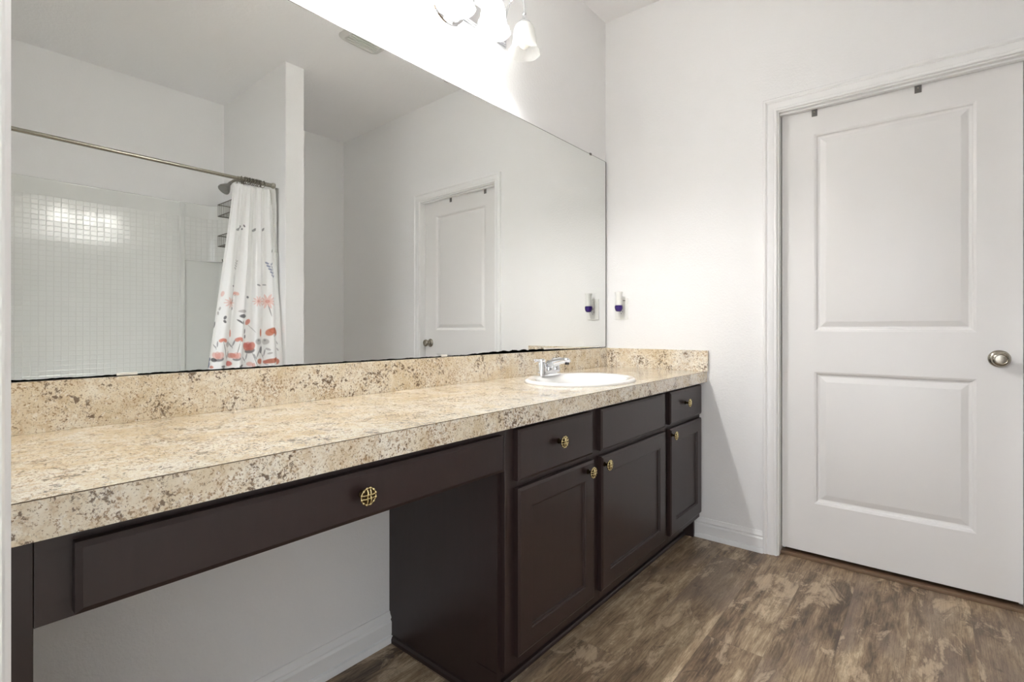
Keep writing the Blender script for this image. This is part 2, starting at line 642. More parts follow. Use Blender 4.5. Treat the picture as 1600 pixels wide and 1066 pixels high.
def casing(name, x0, x1, ztop, yface, ny, M_=ID, parent=None):
    """mitred architrave round an opening; ny = direction (+1/-1) out of the wall"""
    bm = bmesh.new()
    def side(xe, sgn):
        lo = [bm.verts.new((xe + sgn * a, yface + ny * b, 0)) for a, b in CASP]
        hi = [bm.verts.new((xe + sgn * a, yface + ny * b, ztop + a)) for a, b in CASP]
        return lo, hi
    l0, l1 = side(x0, -1)
    r0, r1 = side(x1, 1)
    n = len(CASP)
    for A, B in ((l0, l1), (l1, r1), (r1, r0)):
        for k in range(n):
            bm.faces.new((A[k], A[(k + 1) % n], B[(k + 1) % n], B[k]))
    bm.faces.new(l0); bm.faces.new(r0)
    return obj(name, bm, M['trim'], parent=parent, M_=M_, smooth=25)


# the door at the end of the room
door = struct(thing('door_1', 'white two-panel door at the end of the room', 'door', (DL, 0.05, 0), DWM))
del door['category'], door['label']
door['kind'] = 'structure'
LF = 0.050
bm = bmesh.new()
panelled(bm, DL + 0.004, DR - 0.004, 0.032, DTOP - 0.006,
         [(1.0407, 1.591, 1.051, 1.960), (1.0407, 1.591, 0.261, 0.868)],
         [(0.003, 0.0010), (0.009, 0.0040), (0.013, 0.0105), (0.019, 0.0125), (0.023, 0.0125), (0.028, 0.0105), (0.044, 0.0050), (0.048, 0.0042)],
         0.035, lambda u, v, d: Vector((u, LF + d, v)))
obj('door_leaf', bm, M['door'], door, DWM, smooth=12)
bm = bmesh.new()
for xa, xb in ((DL - 0.018, DL), (DR, DR + 0.018)):
    box(bm, xa, xb, -0.001, 0.121, 0, DTOP)
box(bm, DL - 0.018, DR + 0.018, -0.001, 0.121, DTOP, DTOP + 0.018)
obj('door_jamb', bm, M['trim'], door, DWM)
bm = bmesh.new()
for xa, xb in ((DL, DL + 0.011), (DR - 0.011, DR)):
    box(bm, xa, xb, LF + 0.037, 0.119, 0, DTOP, 0.002)
box(bm, DL, DR, 0.020, LF - 0.004, DTOP - 0.008, DTOP, 0.0015)
obj('door_stop', bm, M['trim'], door, DWM)
casing('door_casing', DL - 0.006, DR + 0.006, DTOP + 0.006, 0, -1, DWM, door)
# knob
KX, KZ = 1.655, 0.950
bm = bmesh.new()
mt = Z_to((0, -1, 0), (KX, LF, KZ))
lathe(bm, [(0, -0.001), (0.033, 0.0), (0.033, 0.003), (0.030, 0.007), (0.022, 0.011), (0.014, 0.013), (0.012, 0.018), (0.0115, 0.024)], mt)
obj('rosette', bm, M['nickel'], door, DWM, smooth=40)
bm = bmesh.new()
lathe(bm, [(0.0115, 0.022), (0.012, 0.030), (0.016, 0.034), (0.023, 0.038), (0.0275, 0.044), (0.028, 0.050), (0.026, 0.056),
           (0.020, 0.0605), (0.0185, 0.0607), (0.0165, 0.059), (0.010, 0.0600), (0, 0.0605)], mt)
obj('door_knob', bm, M['nickel'], door, DWM, smooth=40)
bm = bmesh.new(); box(bm, DL, DR, 0.034, 0.105, 0.0, 0.014, 0.003); obj('threshold', bm, M['strip'], door, DWM)

# doorway round the camera
t2 = struct(casing('trim_1', OX0 - 0.002, OX1 + 0.004, OZ, NY - 0.0, 1))
# hold the jamb lining as its own trim piece
bm = bmesh.new()
box(bm, OX0, OX0 + 0.008, -0.105, NY, 0, OZ)
box(bm, OX1 - 0.008, OX1, -0.105, NY, 0, OZ)
box(bm, OX0, OX1, -0.105, NY, OZ - 0.008, OZ)
struct(obj('trim_2', bm, M['trim']))

# clips hooked over the top of the door
for k, (x, lab) in enumerate(((1.0425, 'small grey metal hook clip on the door top, the one nearer the mirror wall'),
                              (1.4125, 'small grey metal hook clip on the door top, the one nearer the knob side'))):
    r = thing('door_clip', lab, 'clip', (x, LF, 2.04), DWM, 'hook clips over the white door')
    bm = bmesh.new()
    box(bm, x - 0.0115, x + 0.0115, LF - 0.003, LF - 0.0002, 2.040, DTOP - 0.0035, 0.0008)
    box(bm, x - 0.0115, x + 0.0115, LF - 0.003, LF + 0.036, DTOP - 0.0055, DTOP - 0.0035, 0.0005)
    obj('bracket', bm, M['grey'], r, DWM)
    bm = bmesh.new()
    lathe(bm, [(0, 0.0015), (0.003, 0.001), (0.0038, 0)], Z_to((0, -1, 0), (x, LF - 0.003, 2.060)), 12)
    obj('screw', bm, M['nickel'], r, DWM)

# ------------------------------------------------------------------ MIRROR
mir = thing('wall_mirror', 'large frameless wall mirror above the granite backsplash', 'mirror', (0.006, 1.3, 0.955))
MZ0, MZ1, MY0, MY1 = 0.9575, 2.026, NY + 0.008, 2.572
bm = bmesh.new(); box(bm, 0.0035, MIRX, MY0, MY1, MZ0, MZ1); obj('mirror_glass', bm, M['mirror'], mir)
bm = bmesh.new()
for y in (1.331, 2.4075):
    pass
bm.free()
for y in (0.45, 1.331, 2.4075):
    bm = bmesh.new()
    box(bm, 0.001, MIRX + 0.003, y - 0.008, y + 0.008, MZ1 - 0.004, MZ1 + 0.008, 0.002)
    obj('clip', bm, M['grey'], mir)
# tarnished, ragged strip where the silvering has failed along the bottom edge
bm = bmesh.new()
ys = [MY0 + (MY1 - MY0) * i / 420 for i in range(421)]
top = []
for y in ys:
    hgt = 0.0016 + 0.0022 * abs(math.sin(y * 37)) * random.random()
    if 1.45 < y < 2.15:
        w = math.sin((y - 1.45) / 0.70 * PI) ** 0.6
        hgt += w * (0.0045 + 0.0045 * abs(math.sin(y * 46)) + 0.0015 * random.random())
    top.append(hgt)
lo = [bm.verts.new((MIRX + 0.0003, y, MZ0 - 0.001)) for y in ys]
hi = [bm.verts.new((MIRX + 0.0003, y, MZ0 + t_)) for y, t_ in zip(ys, top)]
for i in range(420):
    bm.faces.new((lo[i], lo[i + 1], hi[i + 1], hi[i]))
bmesh.ops.solidify(bm, geom=bm.faces[:], thickness=0.0002)
obj('tarnished_edge', bm, M['edge'], mir)
# grey strip painting the gap shadow on the door-wall side, grey line along the top edge
bm = bmesh.new(); box(bm, 0.003, MIRX + 0.0006, MY1, MY1 + 0.006, MZ0, MZ1); box(bm, 0.003, MIRX + 0.0006, MY0, MY1, MZ1, MZ1 + 0.0018)
obj('mirror_edge_shade', bm, M['grey'], mir)
bm = bmesh.new(); box(bm, MIRX, MIRX + 0.003, 1.305, 1.335, MZ0, MZ0 + 0.008, 0.001); obj('caulk', bm, M['caulk'], mir)
bm = bmesh.new(); box(bm, MIRX, MIRX + 0.003, 0.305, 0.345, MZ0, MZ0 + 0.006, 0.001); obj('caulk', bm, M['caulk'], mir)
bm = bmesh.new(); box(bm, MIRX, MIRX + 0.003, 1.97, 2.50, MZ0 + 0.006, MZ0 + 0.012, 0.001); obj('caulk', bm, M['caulk'], mir)

# ------------------------------------------------------------------ COUNTERTOP
SX, SY, SA, SB = 0.32, 1.81, 0.215, 0.27      # sink centre and half axes (x, y)
ctp = thing('countertop', 'long beige granite-look laminate countertop over the dark vanity', 'countertop', (0.28, 1.3, CB))
bm = bmesh.new()
NSEG = 64
def ell(f, z):
    return [bm.verts.new((SX + SA * f * math.cos(2 * PI * k / NSEG), SY + SB * f * math.sin(2 * PI * k / NSEG), z)) for k in range(NSEG)]
def rim_rect(z):
    out = []
    x0, x1, y0, y1 = 0.0, CF, 1.40, 2.20
    for k in range(NSEG):
        a = 2 * PI * k / NSEG
        dx, dy = math.cos(a) * SA, math.sin(a) * SB
        s = min(((x1 - SX) / dx) if dx > 1e-9 else 1e9, ((x0 - SX) / dx) if dx < -1e-9 else 1e9,
                ((y1 - SY) / dy) if dy > 1e-9 else 1e9, ((y0 - SY) / dy) if dy < -1e-9 else 1e9)
        out.append((SX + dx * s, SY + dy * s))
    # snap nearest to corners
    for cx_, cy_ in ((x0, y0), (x0, y1), (x1, y0), (x1, y1)):
        i = min(range(NSEG), key=lambda q: (out[q][0] - cx_) ** 2 + (out[q][1] - cy_) ** 2)
        out[i] = (cx_, cy_)
    return [bm.verts.new((x, y, z)) for x, y in out]
for z in (CT, CB):
    a, b = ell(0.93, z), rim_rect(z)
    for k in range(NSEG):
        j = (k + 1) % NSEG
        bm.faces.new((a[k], a[j], b[j], b[k]))
    if z == CT:
        at = a
    else:
        for k in range(NSEG):
            j = (k + 1) % NSEG
            bm.faces.new((at[k], at[j], a[j], a[k]))
def q(*ps):
    bm.faces.new([bm.verts.new(p) for p in ps])
y1a, y1b = dwy(0), dwy(CF)
for z in (CT, CB):
    q((0, NY, z), (CF, NY, z), (CF, 1.40, z), (0, 1.40, z))
    q((0, 2.20, z), (CF, 2.20, z), (CF, y1b, z), (0, y1a, z))
for ya, yb in ((NY, 1.40), (1.40, 2.20), (2.20, None)):
    q((CF, ya, CB), (CF, yb or y1b, CB), (CF, yb or y1b, CT), (CF, ya, CT))
    q((0, ya, CB), (0, yb or y1a, CB), (0, yb or y1a, CT), (0, ya, CT))
q((0, NY, CB), (CF, NY, CB), (CF, NY, CT), (0, NY, CT))
q((0, y1a, CB), (CF, y1b, CB), (CF, y1b, CT), (0, y1a, CT))
bmesh.ops.remove_doubles(bm, verts=bm.verts, dist=1e-5)
obj('slab', bm, M['granite'], ctp)
bm = bmesh.new(); box(bm, CF, CF + 0.0012, NY, dwy(CF) - 0.0005, CB, CT - 0.0012); obj('front_edge', bm, M['granite_edge'], ctp)
bm = bmesh.new(); box(bm, CF, CF + 0.0009, NY, dwy(CF) - 0.0005, CT - 0.0012, CT + 0.0002); obj('edge_seam', bm, M['seam'], ctp)
bm = bmesh.new(); box(bm, 0.001, 0.020, NY, D - 0.0005, CT, 0.9555, 0.0012); obj('backsplash', bm, M['granite_edge'], ctp)
bm = bmesh.new(); box(bm, 0.020, CF + 0.010, -0.019, -0.0005, CT, 0.9540, 0.0012); obj('side_splash', bm, M['granite'], ctp, DWM)

# ------------------------------------------------------------------ SINK
sink = thing('sink_basin', 'white oval drop-in sink set in the countertop below the faucet', 'sink', (SX, SY, CT))
bm = bmesh.new()
RP = [(1.0, 0.000), (1.005, 0.003), (0.995, 0.008), (0.975, 0.0115), (0.945, 0.0125), (0.90, 0.0115), (0.865, 0.0105), (0.84, 0.007)]
bowl = [(0.82, 0.000), (0.79, -0.020), (0.74, -0.055), (0.65, -0.095), (0.50, -0.125), (0.32, -0.140), (0.12, -0.146), (0.055, -0.147)]
prev = None
for i, (f, z) in enumerate(RP + bowl):
    sh = 0.0 if i < len(RP) - 2 else 0.020 * (1 if i >= len(RP) else 0.5)    # bowl sits forward, leaving a faucet deck
    fx = f if i < len(RP) - 2 else f * 0.95
    ringv = [bm.verts.new((SX + sh + SA * fx * math.cos(2 * PI * k / NSEG), SY + SB * f * math.sin(2 * PI * k / NSEG), CT + z)) for k in range(NSEG)]
    if prev:
        for k in range(NSEG):
            j = (k + 1) % NSEG
            bm.faces.new((prev[k], prev[j], ringv[j], ringv[k]))
    prev = ringv
obj('basin', bm, M['china'], sink, smooth=60)
bm = bmesh.new()
lathe(bm, [(0.0, 0.004), (0.010, 0.004), (0.012, 0.002), (0.020, 0.001), (0.023, 0.003), (0.025, 0.0)], Matrix.Translation((SX + 0.02, SY, CT - 0.1475)), 24)
obj('drain', bm, M['chrome'], sink, smooth=40)

# ------------------------------------------------------------------ FAUCET
FXC, FYC, FZ = 0.150, 1.815, CT + 0.0115
fau = thing('faucet', 'chrome two-handle faucet at the back of the oval sink', 'faucet', (FXC, FYC, FZ))
bm = bmesh.new()
seg = 40
prevr = None
for f, z in ((1.0, 0.0), (1.0, 0.012), (0.96, 0.018), (0.86, 0.0225), (0.6, 0.024)):
    rr_ = []
    for k in range(seg):
        a = 2 * PI * k / seg
        ca, sa = math.cos(a), math.sin(a)
        e = 2 / 3.2
        x = 0.027 * f * math.copysign(abs(ca) ** e, ca)
        y = 0.076 * (1 - (1 - f) * 0.4) * math.copysign(abs(sa) ** e, sa)
        rr_.append(bm.verts.new((FXC + x, FYC + y, FZ + z)))
    if prevr:
        for k in range(seg):
            bm.faces.new((prevr[k], prevr[(k + 1) % seg], rr_[(k + 1) % seg], rr_[k]))
    else:
        bm.faces.new(rr_[::-1])
    prevr = rr_
bm.faces.new(prevr)
obj('base_plate', bm, M['chrome'], fau, smooth=40)
# spout: broad rising wedge with rounded nose
bm = bmesh.new()
sec = []
for s_, (dx, zz, hw, hh) in enumerate([(-0.020, 0.020, 0.020, 0.006), (-0.012, 0.034, 0.021, 0.016), (0.004, 0.046, 0.020, 0.019), (0.030, 0.056, 0.018, 0.016),
                                       (0.060, 0.064, 0.0155, 0.013), (0.088, 0.069, 0.0135, 0.0115), (0.104, 0.070, 0.012, 0.0105), (0.110, 0.069, 0.008, 0.007)]):
    ring_ = []
    for k in range(20):
        a = 2 * PI * k / 20
        ring_.append(bm.verts.new((FXC + dx - math.sin(a) * hh * 0.35, FYC + hw * math.cos(a), FZ + zz + hh * math.sin(a))))
    sec.append(ring_)
for a, b in zip(sec, sec[1:]):
    for k in range(20):
        bm.faces.new((a[k], a[(k + 1) % 20], b[(k + 1) % 20], b[k]))
bm.faces.new(sec[0]); bm.faces.new(sec[-1])
lathe(bm, [(0.024, 0.015), (0.023, 0.024), (0.020, 0.036), (0.0, 0.040)], Matrix.Translation((FXC, FYC, FZ)), 24)
obj('spout', bm, M['chrome'], fau, smooth=50)
bm = bmesh.new()
lathe(bm, [(0.0095, 0.0), (0.0095, -0.010), (0.007, -0.011), (0.0, -0.010)], Matrix.Translation((FXC + 0.098, FYC, FZ + 0.062)), 20)
obj('aerator', bm, M['slot'], fau, smooth=40)
for sg in (-1, 1):
    bm = bmesh.new()
    cy_ = FYC + sg * 0.051
    lathe(bm, [(0.0235, 0.018), (0.023, 0.026), (0.020, 0.042), (0.0165, 0.056), (0.0150, 0.062), (0.0175, 0.065), (0.0175, 0.069), (0.012, 0.074), (0.0, 0.0755)],
          Matrix.Translation((FXC, cy_, FZ)), 28)
    pts = curve_pts([(FXC, cy_, FZ + 0.066), (FXC - 0.002, cy_ + sg * 0.020, FZ + 0.068), (FXC - 0.003, cy_ + sg * 0.038, FZ + 0.069), (FXC - 0.003, cy_ + sg * 0.052, FZ + 0.066)], 5)
    tube(bm, pts, [0.008, 0.0078, 0.0074, 0.007, 0.0067, 0.0065, 0.0064, 0.0066, 0.0068, 0.0071, 0.0074, 0.0078, 0.0080, 0.0078, 0.0068, 0.0045], 12)
    obj('handle', bm, M['chrome'], fau, smooth=50)
bm = bmesh.new()
tube(bm, [(FXC - 0.030, FYC + 0.0, FZ + 0.0), (FXC - 0.030, FYC, FZ + 0.050)], 0.0022, 8)
lathe(bm, [(0, 0.062), (0.004, 0.060), (0.005, 0.056), (0.0035, 0.050), (0, 0.049)], Matrix.Translation((FXC - 0.030, FYC, FZ)), 12)
obj('lift_rod', bm, M['chrome'], fau, smooth=40)

# ------------------------------------------------------------------ CABINETS
FD = 0.020           # thickness of drawer fronts and doors
YP = 1.054           # kneehole side of the base cabinet
YR = D + 0.004       # cabinet right end, at the door wall


def front(name, y0, y1, z0, z1, parent, panel=False):
    bm = bmesh.new()
    holes = []
    if panel:
        st = 0.060
        holes = [(y0 + st, y1 - st, z0 + st, z1 - st)]
    panelled(bm, y0, y1, z0, z1, holes, [(0.0015, 0.0030), (0.0055, 0.0040), (0.0070, 0.0085), (0.0095, 0.0095)], FD,
             lambda u, v, d: Vector((FX + FD + 0.0004 - d, u, v)), chamfer=0.008, cdepth=0.0045)
    return obj(name, bm, M['wood'], parent)


def cabinet_knob(y, z, parent):
    x = FX + FD + 0.0004
    mt = Z_to((1, 0, 0), (x, y, z))
    bm = bmesh.new()
    lathe(bm, [(0, 0), (0.009, 0.0), (0.009, 0.002), (0.0055, 0.004), (0.0045, 0.012), (0.006, 0.017), (0.0172, 0.019), (0.0178, 0.021),
               (0.0150, 0.0235), (0.0, 0.0245)], mt, 28)
    kb = obj('knob', bm, M['brassdark'], parent, smooth=40)
    kb['label'] = 'round antique brass knob with woven face'
    # openwork woven face: a ring of small lobes and four interlaced bars
    bm = bmesh.new()
    for k in range(12):
        a = 2 * PI * (k + 0.5) / 12
        if k % 3 == 1:
            rad = 0.0165
        else:
            rad = 0.0168
        b2 = bmesh.new()
        bmesh.ops.create_uvsphere(b2, u_segments=10, v_segments=7, radius=1)
        bmesh.ops.transform(b2, matrix=Matrix.Diagonal((0.0036, 0.0028, 0.0026, 1)), verts=b2.verts)
        merge(bm, b2, mt @ Matrix.Translation((rad * math.cos(a), rad * math.sin(a), 0.0225)) @ Matrix.Rotation(a + PI / 2, 4, 'Z'))
    for k in range(4):
        a = PI / 2 * k
        for dd, hgt in ((0.0036, 0.0262), (-0.0036, 0.0250)):
            ca, sa = math.cos(a), math.sin(a)
            loc = lambda r, w, h_: mt @ Vector((ca * r - sa * w, sa * r + ca * w, h_))
            tube(bm, [loc(-0.001, dd, 0.0245), loc(0.003, dd, hgt), loc(0.009, dd, hgt), loc(0.0135, dd, 0.0232)], 0.0017, 8)
    tube(bm, [mt @ Vector((0.0168 * math.cos(2 * PI * k / 40), 0.0168 * math.sin(2 * PI * k / 40), 0.0222)) for k in range(41)], 0.0013, 8, cap=False)
    obj('knob_weave', bm, M['brass'], kb, smooth=50)
    return kb


# base cabinet with three bays
cab = thing('base_cabinet', 'dark espresso base cabinet with three doors under the sink end of the counter', 'cabinet', (0.27, 1.83, 0))
bm = bmesh.new()
box(bm, KW + 0.001, FX - 0.018, YP, YP + 0.016, 0.0, CB - 0.0005)             # kneehole side panel
box(bm, KW + 0.001, FX - 0.018, YR - 0.030, YR - 0.014, 0.0, CB - 0.0005)
box(bm, KW + 0.001, FX - 0.018, YP + 0.016, YR - 0.030, 0.095, 0.111)
box(bm, KW + 0.001, KW + 0.012, YP + 0.016, YR - 0.030, 0.111, 0.69)
obj('carcass', bm, M['wood'], cab)
# face frame: stiles and rails round the openings
bm = bmesh.new()
opens = [(1.120, 1.498), (1.585, 2.112), (2.196, 2.560)]
g = lambda y0, y1, z0, z1: box(bm, FX - 0.018, FX, y0, y1, z0, z1, 0.0008, 1)
stiles = [(1.066, 1.120), (1.498, 1.585), (2.112, 2.196), (2.560, YR + 0.006)]
for a, b in stiles:
    g(a, b, 0.098, CB - 0.0005)
for a, b in opens:
    g(a, b, 0.765, CB - 0.0005); g(a, b, 0.602, 0.640); g(a, b, 0.098, 0.150)
obj('face_frame', bm, M['wood'], cab)
bm = bmesh.new(); box(bm, 0.455, 0.467, YP + 0.0, YR, 0.0, 0.098)
obj('toe_kick', bm, M['wood'], cab)
bm = bmesh.new()
pr_ = [(0, 0), (0.012, 0), (0.0115, 0.008), (0.008, 0.014), (0.0, 0.017)]
up = Vector((0, 0, 1))
sweep(bm, [(Vector((0.467, YP, 0)), Vector((1, 0, 0)), up), (Vector((0.467, YR, 0)), Vector((1, 0, 0)), up)], pr_)
sweep(bm, [(Vector((KW + 0.024, YP, 0)), Vector((0, -1, 0)), up), (Vector((0.479, YP, 0)), Vector((0, -1, 0)), up)], [(0, 0), (0.010, 0), (0.0095, 0.012), (0.006, 0.020), (0, 0.022)])
obj('shoe_moulding', bm, M['wood'], cab)
bm = bmesh.new(); box(bm, 0.440, 0.520, YP - 0.0025, YP, 0.022, 0.098); obj('toe_end_patch', bm, M['wood'], cab)

d2 = front('drawer', 1.104, 1.512, 0.632, 0.779, cab)
cabinet_knob(1.302, 0.714, d2)
d3 = front('drawer', 1.568, 2.126, 0.632, 0.779, cab)
d3['label'] = 'plain false drawer front without a knob'
d4 = front('drawer', 2.180, 2.578, 0.634, 0.779, cab)
cabinet_knob(2.355, 0.715, d4)
o1 = front('door', 1.104, 1.522, 0.132, 0.611, cab, True)
cabinet_knob(1.476, 0.580, o1)
o2 = front('door', 1.572, 2.130, 0.132, 0.611, cab, True)
cabinet_knob(1.588, 0.582, o2)
o3 = front('door', 2.184, 2.578, 0.132, 0.613, cab, True)
cabinet_knob(2.192, 0.587, o3)

# make-up desk section
desk = thing('vanity_desk', 'dark espresso desk section with one long drawer over the open kneehole', 'cabinet', (0.27, 0.55, 0))
bm = bmesh.new(); box(bm, FX - 0.018, FX, NY, 0.105, 0.0, CB - 0.0005, 0.0008, 1); obj('leg', bm, M['wood'], desk)
bm = bmesh.new(); box(bm, 0.0265, FX - 0.018, NY, NY + 0.016, 0.0, CB - 0.0005); obj('side_panel', bm, M['wood'], desk)
bm = bmesh.new()
box(bm, FX - 0.018, FX, 0.1055, 1.065, 0.667, 0.6905)
box(bm, FX - 0.018, FX, 0.1055, 1.065, 0.7645, CB - 0.0005)
box(bm, FX - 0.018, FX, 0.1055, 0.165, 0.690, 0.765)
box(bm, FX - 0.018, FX, 1.020, 1.065, 0.690, 0.765)
obj('apron', bm, M['wood'], desk)
dr = front('drawer', 0.1447, 1.043, 0.674, 0.773, desk)
cabinet_knob(0.594, 0.727, dr)
bm = bmesh.new()
box(bm, 0.10, FX - 0.001, 0.175, 1.010, 0.690, 0.698)
box(bm, 0.10, FX - 0.001, 0.175, 0.187, 0.698, 0.755); box(bm, 0.10, FX - 0.001, 0.998, 1.010, 0.698, 0.755)
box(bm, 0.10, 0.112, 0.187, 0.998, 0.698, 0.755)
obj('drawer_box', bm, M['wood'], dr)

# ------------------------------------------------------------------ OUTLET AND AIR FRESHENER
PX0, PX1, PZ0, PZ1 = 0.063, 0.142, 1.117, 1.238
PXC, PZC = (PX0 + PX1) / 2, (PZ0 + PZ1) / 2
out = thing('outlet_plate', 'white duplex outlet cover on the wall beside the mirror corner', 'outlet', (PXC, 0, PZ0), DWM)
bm = bmesh.new(); box(bm, PX0, PX1, -0.0055, 0, PZ0, PZ1, 0.002); obj('cover', bm, M['plastic'], out, DWM)
for dz in (0.0195, -0.0195):
    bm = bmesh.new()
    lathe(bm, [(0, 0.0015), (0.0165, 0.0015), (0.0172, 0)], Z_to((0, -1, 0), (PXC, -0.0054, PZC + dz)), 24, 1.0, 0.86)
    so = obj('socket', bm, M['plastic'], out, DWM)
    bm = bmesh.new()
    for sx in (-0.0063, 0.0063):
        box(bm, PXC + sx - 0.0011, PXC + sx + 0.0011, -0.0074, -0.0066, PZC + dz - 0.001, PZC + dz + 0.007)
    lathe(bm, [(0, 0.0005), (0.0024, 0.0004), (0.0024, -0.0005)], Z_to((0, -1, 0), (PXC, -0.0070, PZC + dz - 0.0075)), 12)
    obj('slots', bm, M['slot'], so, DWM)
bm = bmesh.new(); lathe(bm, [(0, 0.001), (0.0028, 0.0006), (0.003, 0)], Z_to((0, -1, 0), (PXC, -0.0055, PZC)), 12); obj('screw', bm, M['grey'], out, DWM)

air = thing('air_freshener', 'white plug-in air freshener with purple oil plugged into the wall outlet', 'air freshener', (PXC, -0.04, 1.165), DWM)
AX, AY = PXC + 0.004, -0.046
bm = bmesh.new()
lathe(bm, [(0, 1.196), (0.0175, 1.196), (0.0185, 1.205), (0.0175, 1.222), (0.0165, 1.236), (0.0180, 1.252), (0.0215, 1.268), (0.0205, 1.270), (0.014, 1.262), (0, 1.258)],
      Matrix.Translation((AX, AY, 0)), 28)
obj('warmer_body', bm, M['plastic'], air, DWM, smooth=40)
bm = bmesh.new()
box(bm, PXC - 0.011, PXC + 0.011, -0.034, -0.008, 1.186, 1.226, 0.004)
obj('plug_block', bm, M['plastic'], air, DWM, smooth=40)
bm = bmesh.new()
lathe(bm, [(0, 1.160), (0.012, 1.161), (0.0175, 1.166), (0.0215, 1.176), (0.0225, 1.188), (0.020, 1.195), (0.010, 1.196), (0, 1.196)],
      Matrix.Translation((AX, AY, 0)), 28)
obj('oil_bottle', bm, M['purple'], air, DWM, smooth=40)
bm = bmesh.new()
tube(bm, [(PXC + 0.016, -0.020, 1.223), (PXC + 0.030, -0.018, 1.223)], 0.0018, 8)
obj('dial', bm, M['slot'], air, DWM)

# ------------------------------------------------------------------ VANITY LIGHT
LX, LZ = 0.160, 2.209
LY = [1.050, 1.244, 1.437, 1.630]
vl = thing('vanity_light', 'four-arm chrome vanity light with bell glass shades above the mirror', 'wall light', (0.0, 1.34, 2.25))
bm = bmesh.new()
# long back bar, stepped edge
for dx, gro in ((0.010, 0.0), (0.017, -0.006), (0.022, -0.012)):
    box(bm, 0.0, dx, 0.975 - gro, 1.690 + gro, 2.302 - gro, 2.402 + gro, 0.003)
obj('back_plate', bm, M['chrome'], vl)
bm = bmesh.new()
mt = Z_to((1, 0, 0), (0.0, 1.340, 2.352))
lathe(bm, [(0.098, 0.0), (0.098, 0.010), (0.094, 0.015), (0.086, 0.016), (0.085, 0.023), (0.080, 0.027), (0.068, 0.029), (0.066, 0.036), (0.050, 0.044), (0.020, 0.048),
           (0.012, 0.050), (0.012, 0.058), (0.006, 0.064), (0, 0.065)], mt, 48, 1.0, 1.05)
obj('canopy', bm, M['chrome'], vl, smooth=30)
PROF = [(0.0235, 0.1150), (0.0280, 0.1160), (0.0365, 0.108), (0.0425, 0.094), (0.0470, 0.070), (0.0495, 0.045), (0.0520, 0.027), (0.0580, 0.012), (0.0655, 0.001), (0.0675, -0.003),
        (0.0660, -0.005), (0.0625, 0.000), (0.0550, 0.011), (0.0492, 0.027), (0.0468, 0.045), (0.0442, 0.070), (0.0400, 0.092), (0.0340, 0.105), (0.0235, 0.1130), (0.0235, 0.1150)]
for k, y in enumerate(LY):
    lit = k < 3
    bm = bmesh.new()
    pts = curve_pts([(0.018, y - 0.012, 2.318), (0.045, y - 0.012, 2.322), (0.060, y - 0.010, 2.350), (0.066, y - 0.008, 2.400), (0.085, y - 0.004, 2.442),
                     (0.118, y - 0.002, 2.455), (0.148, y, 2.436), (LX, y, 2.400), (LX, y, 2.372)], 7)
    tube(bm, pts, 0.0058, 12)
    lathe(bm, [(0.013, 0), (0.013, 0.004), (0.008, 0.010), (0.0058, 0.012)], Z_to((1, 0, 0), (0.020, y - 0.012, 2.318)), 20)
    b2 = bmesh.new(); bmesh.ops.create_uvsphere(b2, u_segments=16, v_segments=10, radius=0.0088); merge(bm, b2, Matrix.Translation((LX, y, 2.370)))
    arm = obj('arm', bm, M['chrome'], vl, smooth=50)
    bm = bmesh.new()
    lathe(bm, [(0, 2.362), (0.007, 2.361), (0.0085, 2.352), (0.016, 2.341), (0.0265, 2.331), (0.0285, 2.327), (0.0285, 2.319), (0.0265, 2.318), (0.0, 2.319)], Matrix.Translation((LX, y, 0)), 28)
    obj('shade_holder', bm, M['chrome'], vl, smooth=40)
    bm = bmesh.new()
    lathe(bm, [(r, LZ + z) for r, z in PROF], Matrix.Translation((LX, y, 0)), 40)
    # softly scalloped lip
    for v in bm.verts:
        d = Vector((v.co.x - LX, v.co.y - y))
        w = max(0.0, min(1.0, (LZ + 0.02 - v.co.z) / 0.022))
        if w > 0:
            a = math.atan2(d.y, d.x)
            s_ = 1 + 0.035 * w * math.cos(6 * a)
            v.co.x = LX + d.x * s_; v.co.y = y + d.y * s_
            v.co.z += 0.003 * w * math.cos(6 * a)
    sh = obj('glass_shade', bm, M['shade_on'] if lit else M['shade_off'], vl, smooth=60)
    if not lit:
        sh['label'] = 'unlit frosted glass bell shade'
    bm = bmesh.new()
    up_ = 0.036 if lit else 0.0
    lathe(bm, [(0, LZ + 0.016 + up_), (0.012, LZ + 0.018 + up_), (0.022, LZ + 0.027 + up_), (0.0255, LZ + 0.040 + up_), (0.023, LZ + 0.054 + up_), (0.014, LZ + 0.068 + up_ * 0.6), (0.012, LZ + 0.100), (0, LZ + 0.104)], Matrix.Translation((LX, y, 0)), 24)
    obj('bulb', bm, M['bulb_on'] if lit else M['bulb_off'], vl, smooth=50)
    if lit:
        ld = bpy.data.lights.new('bulb_light', 'POINT')
        ld.energy = BULB_W
        ld.color = (1.0, 0.985, 0.97)
        ld.shadow_soft_size = 0.014
        lo_ = bpy.data.objects.new('bulb_light', ld)
        COL.objects.link(lo_)
        lo_.parent = vl
        lo_.location = Vector((LX, y, LZ + 0.030)) - Vector((0.0, 1.34, 2.25))

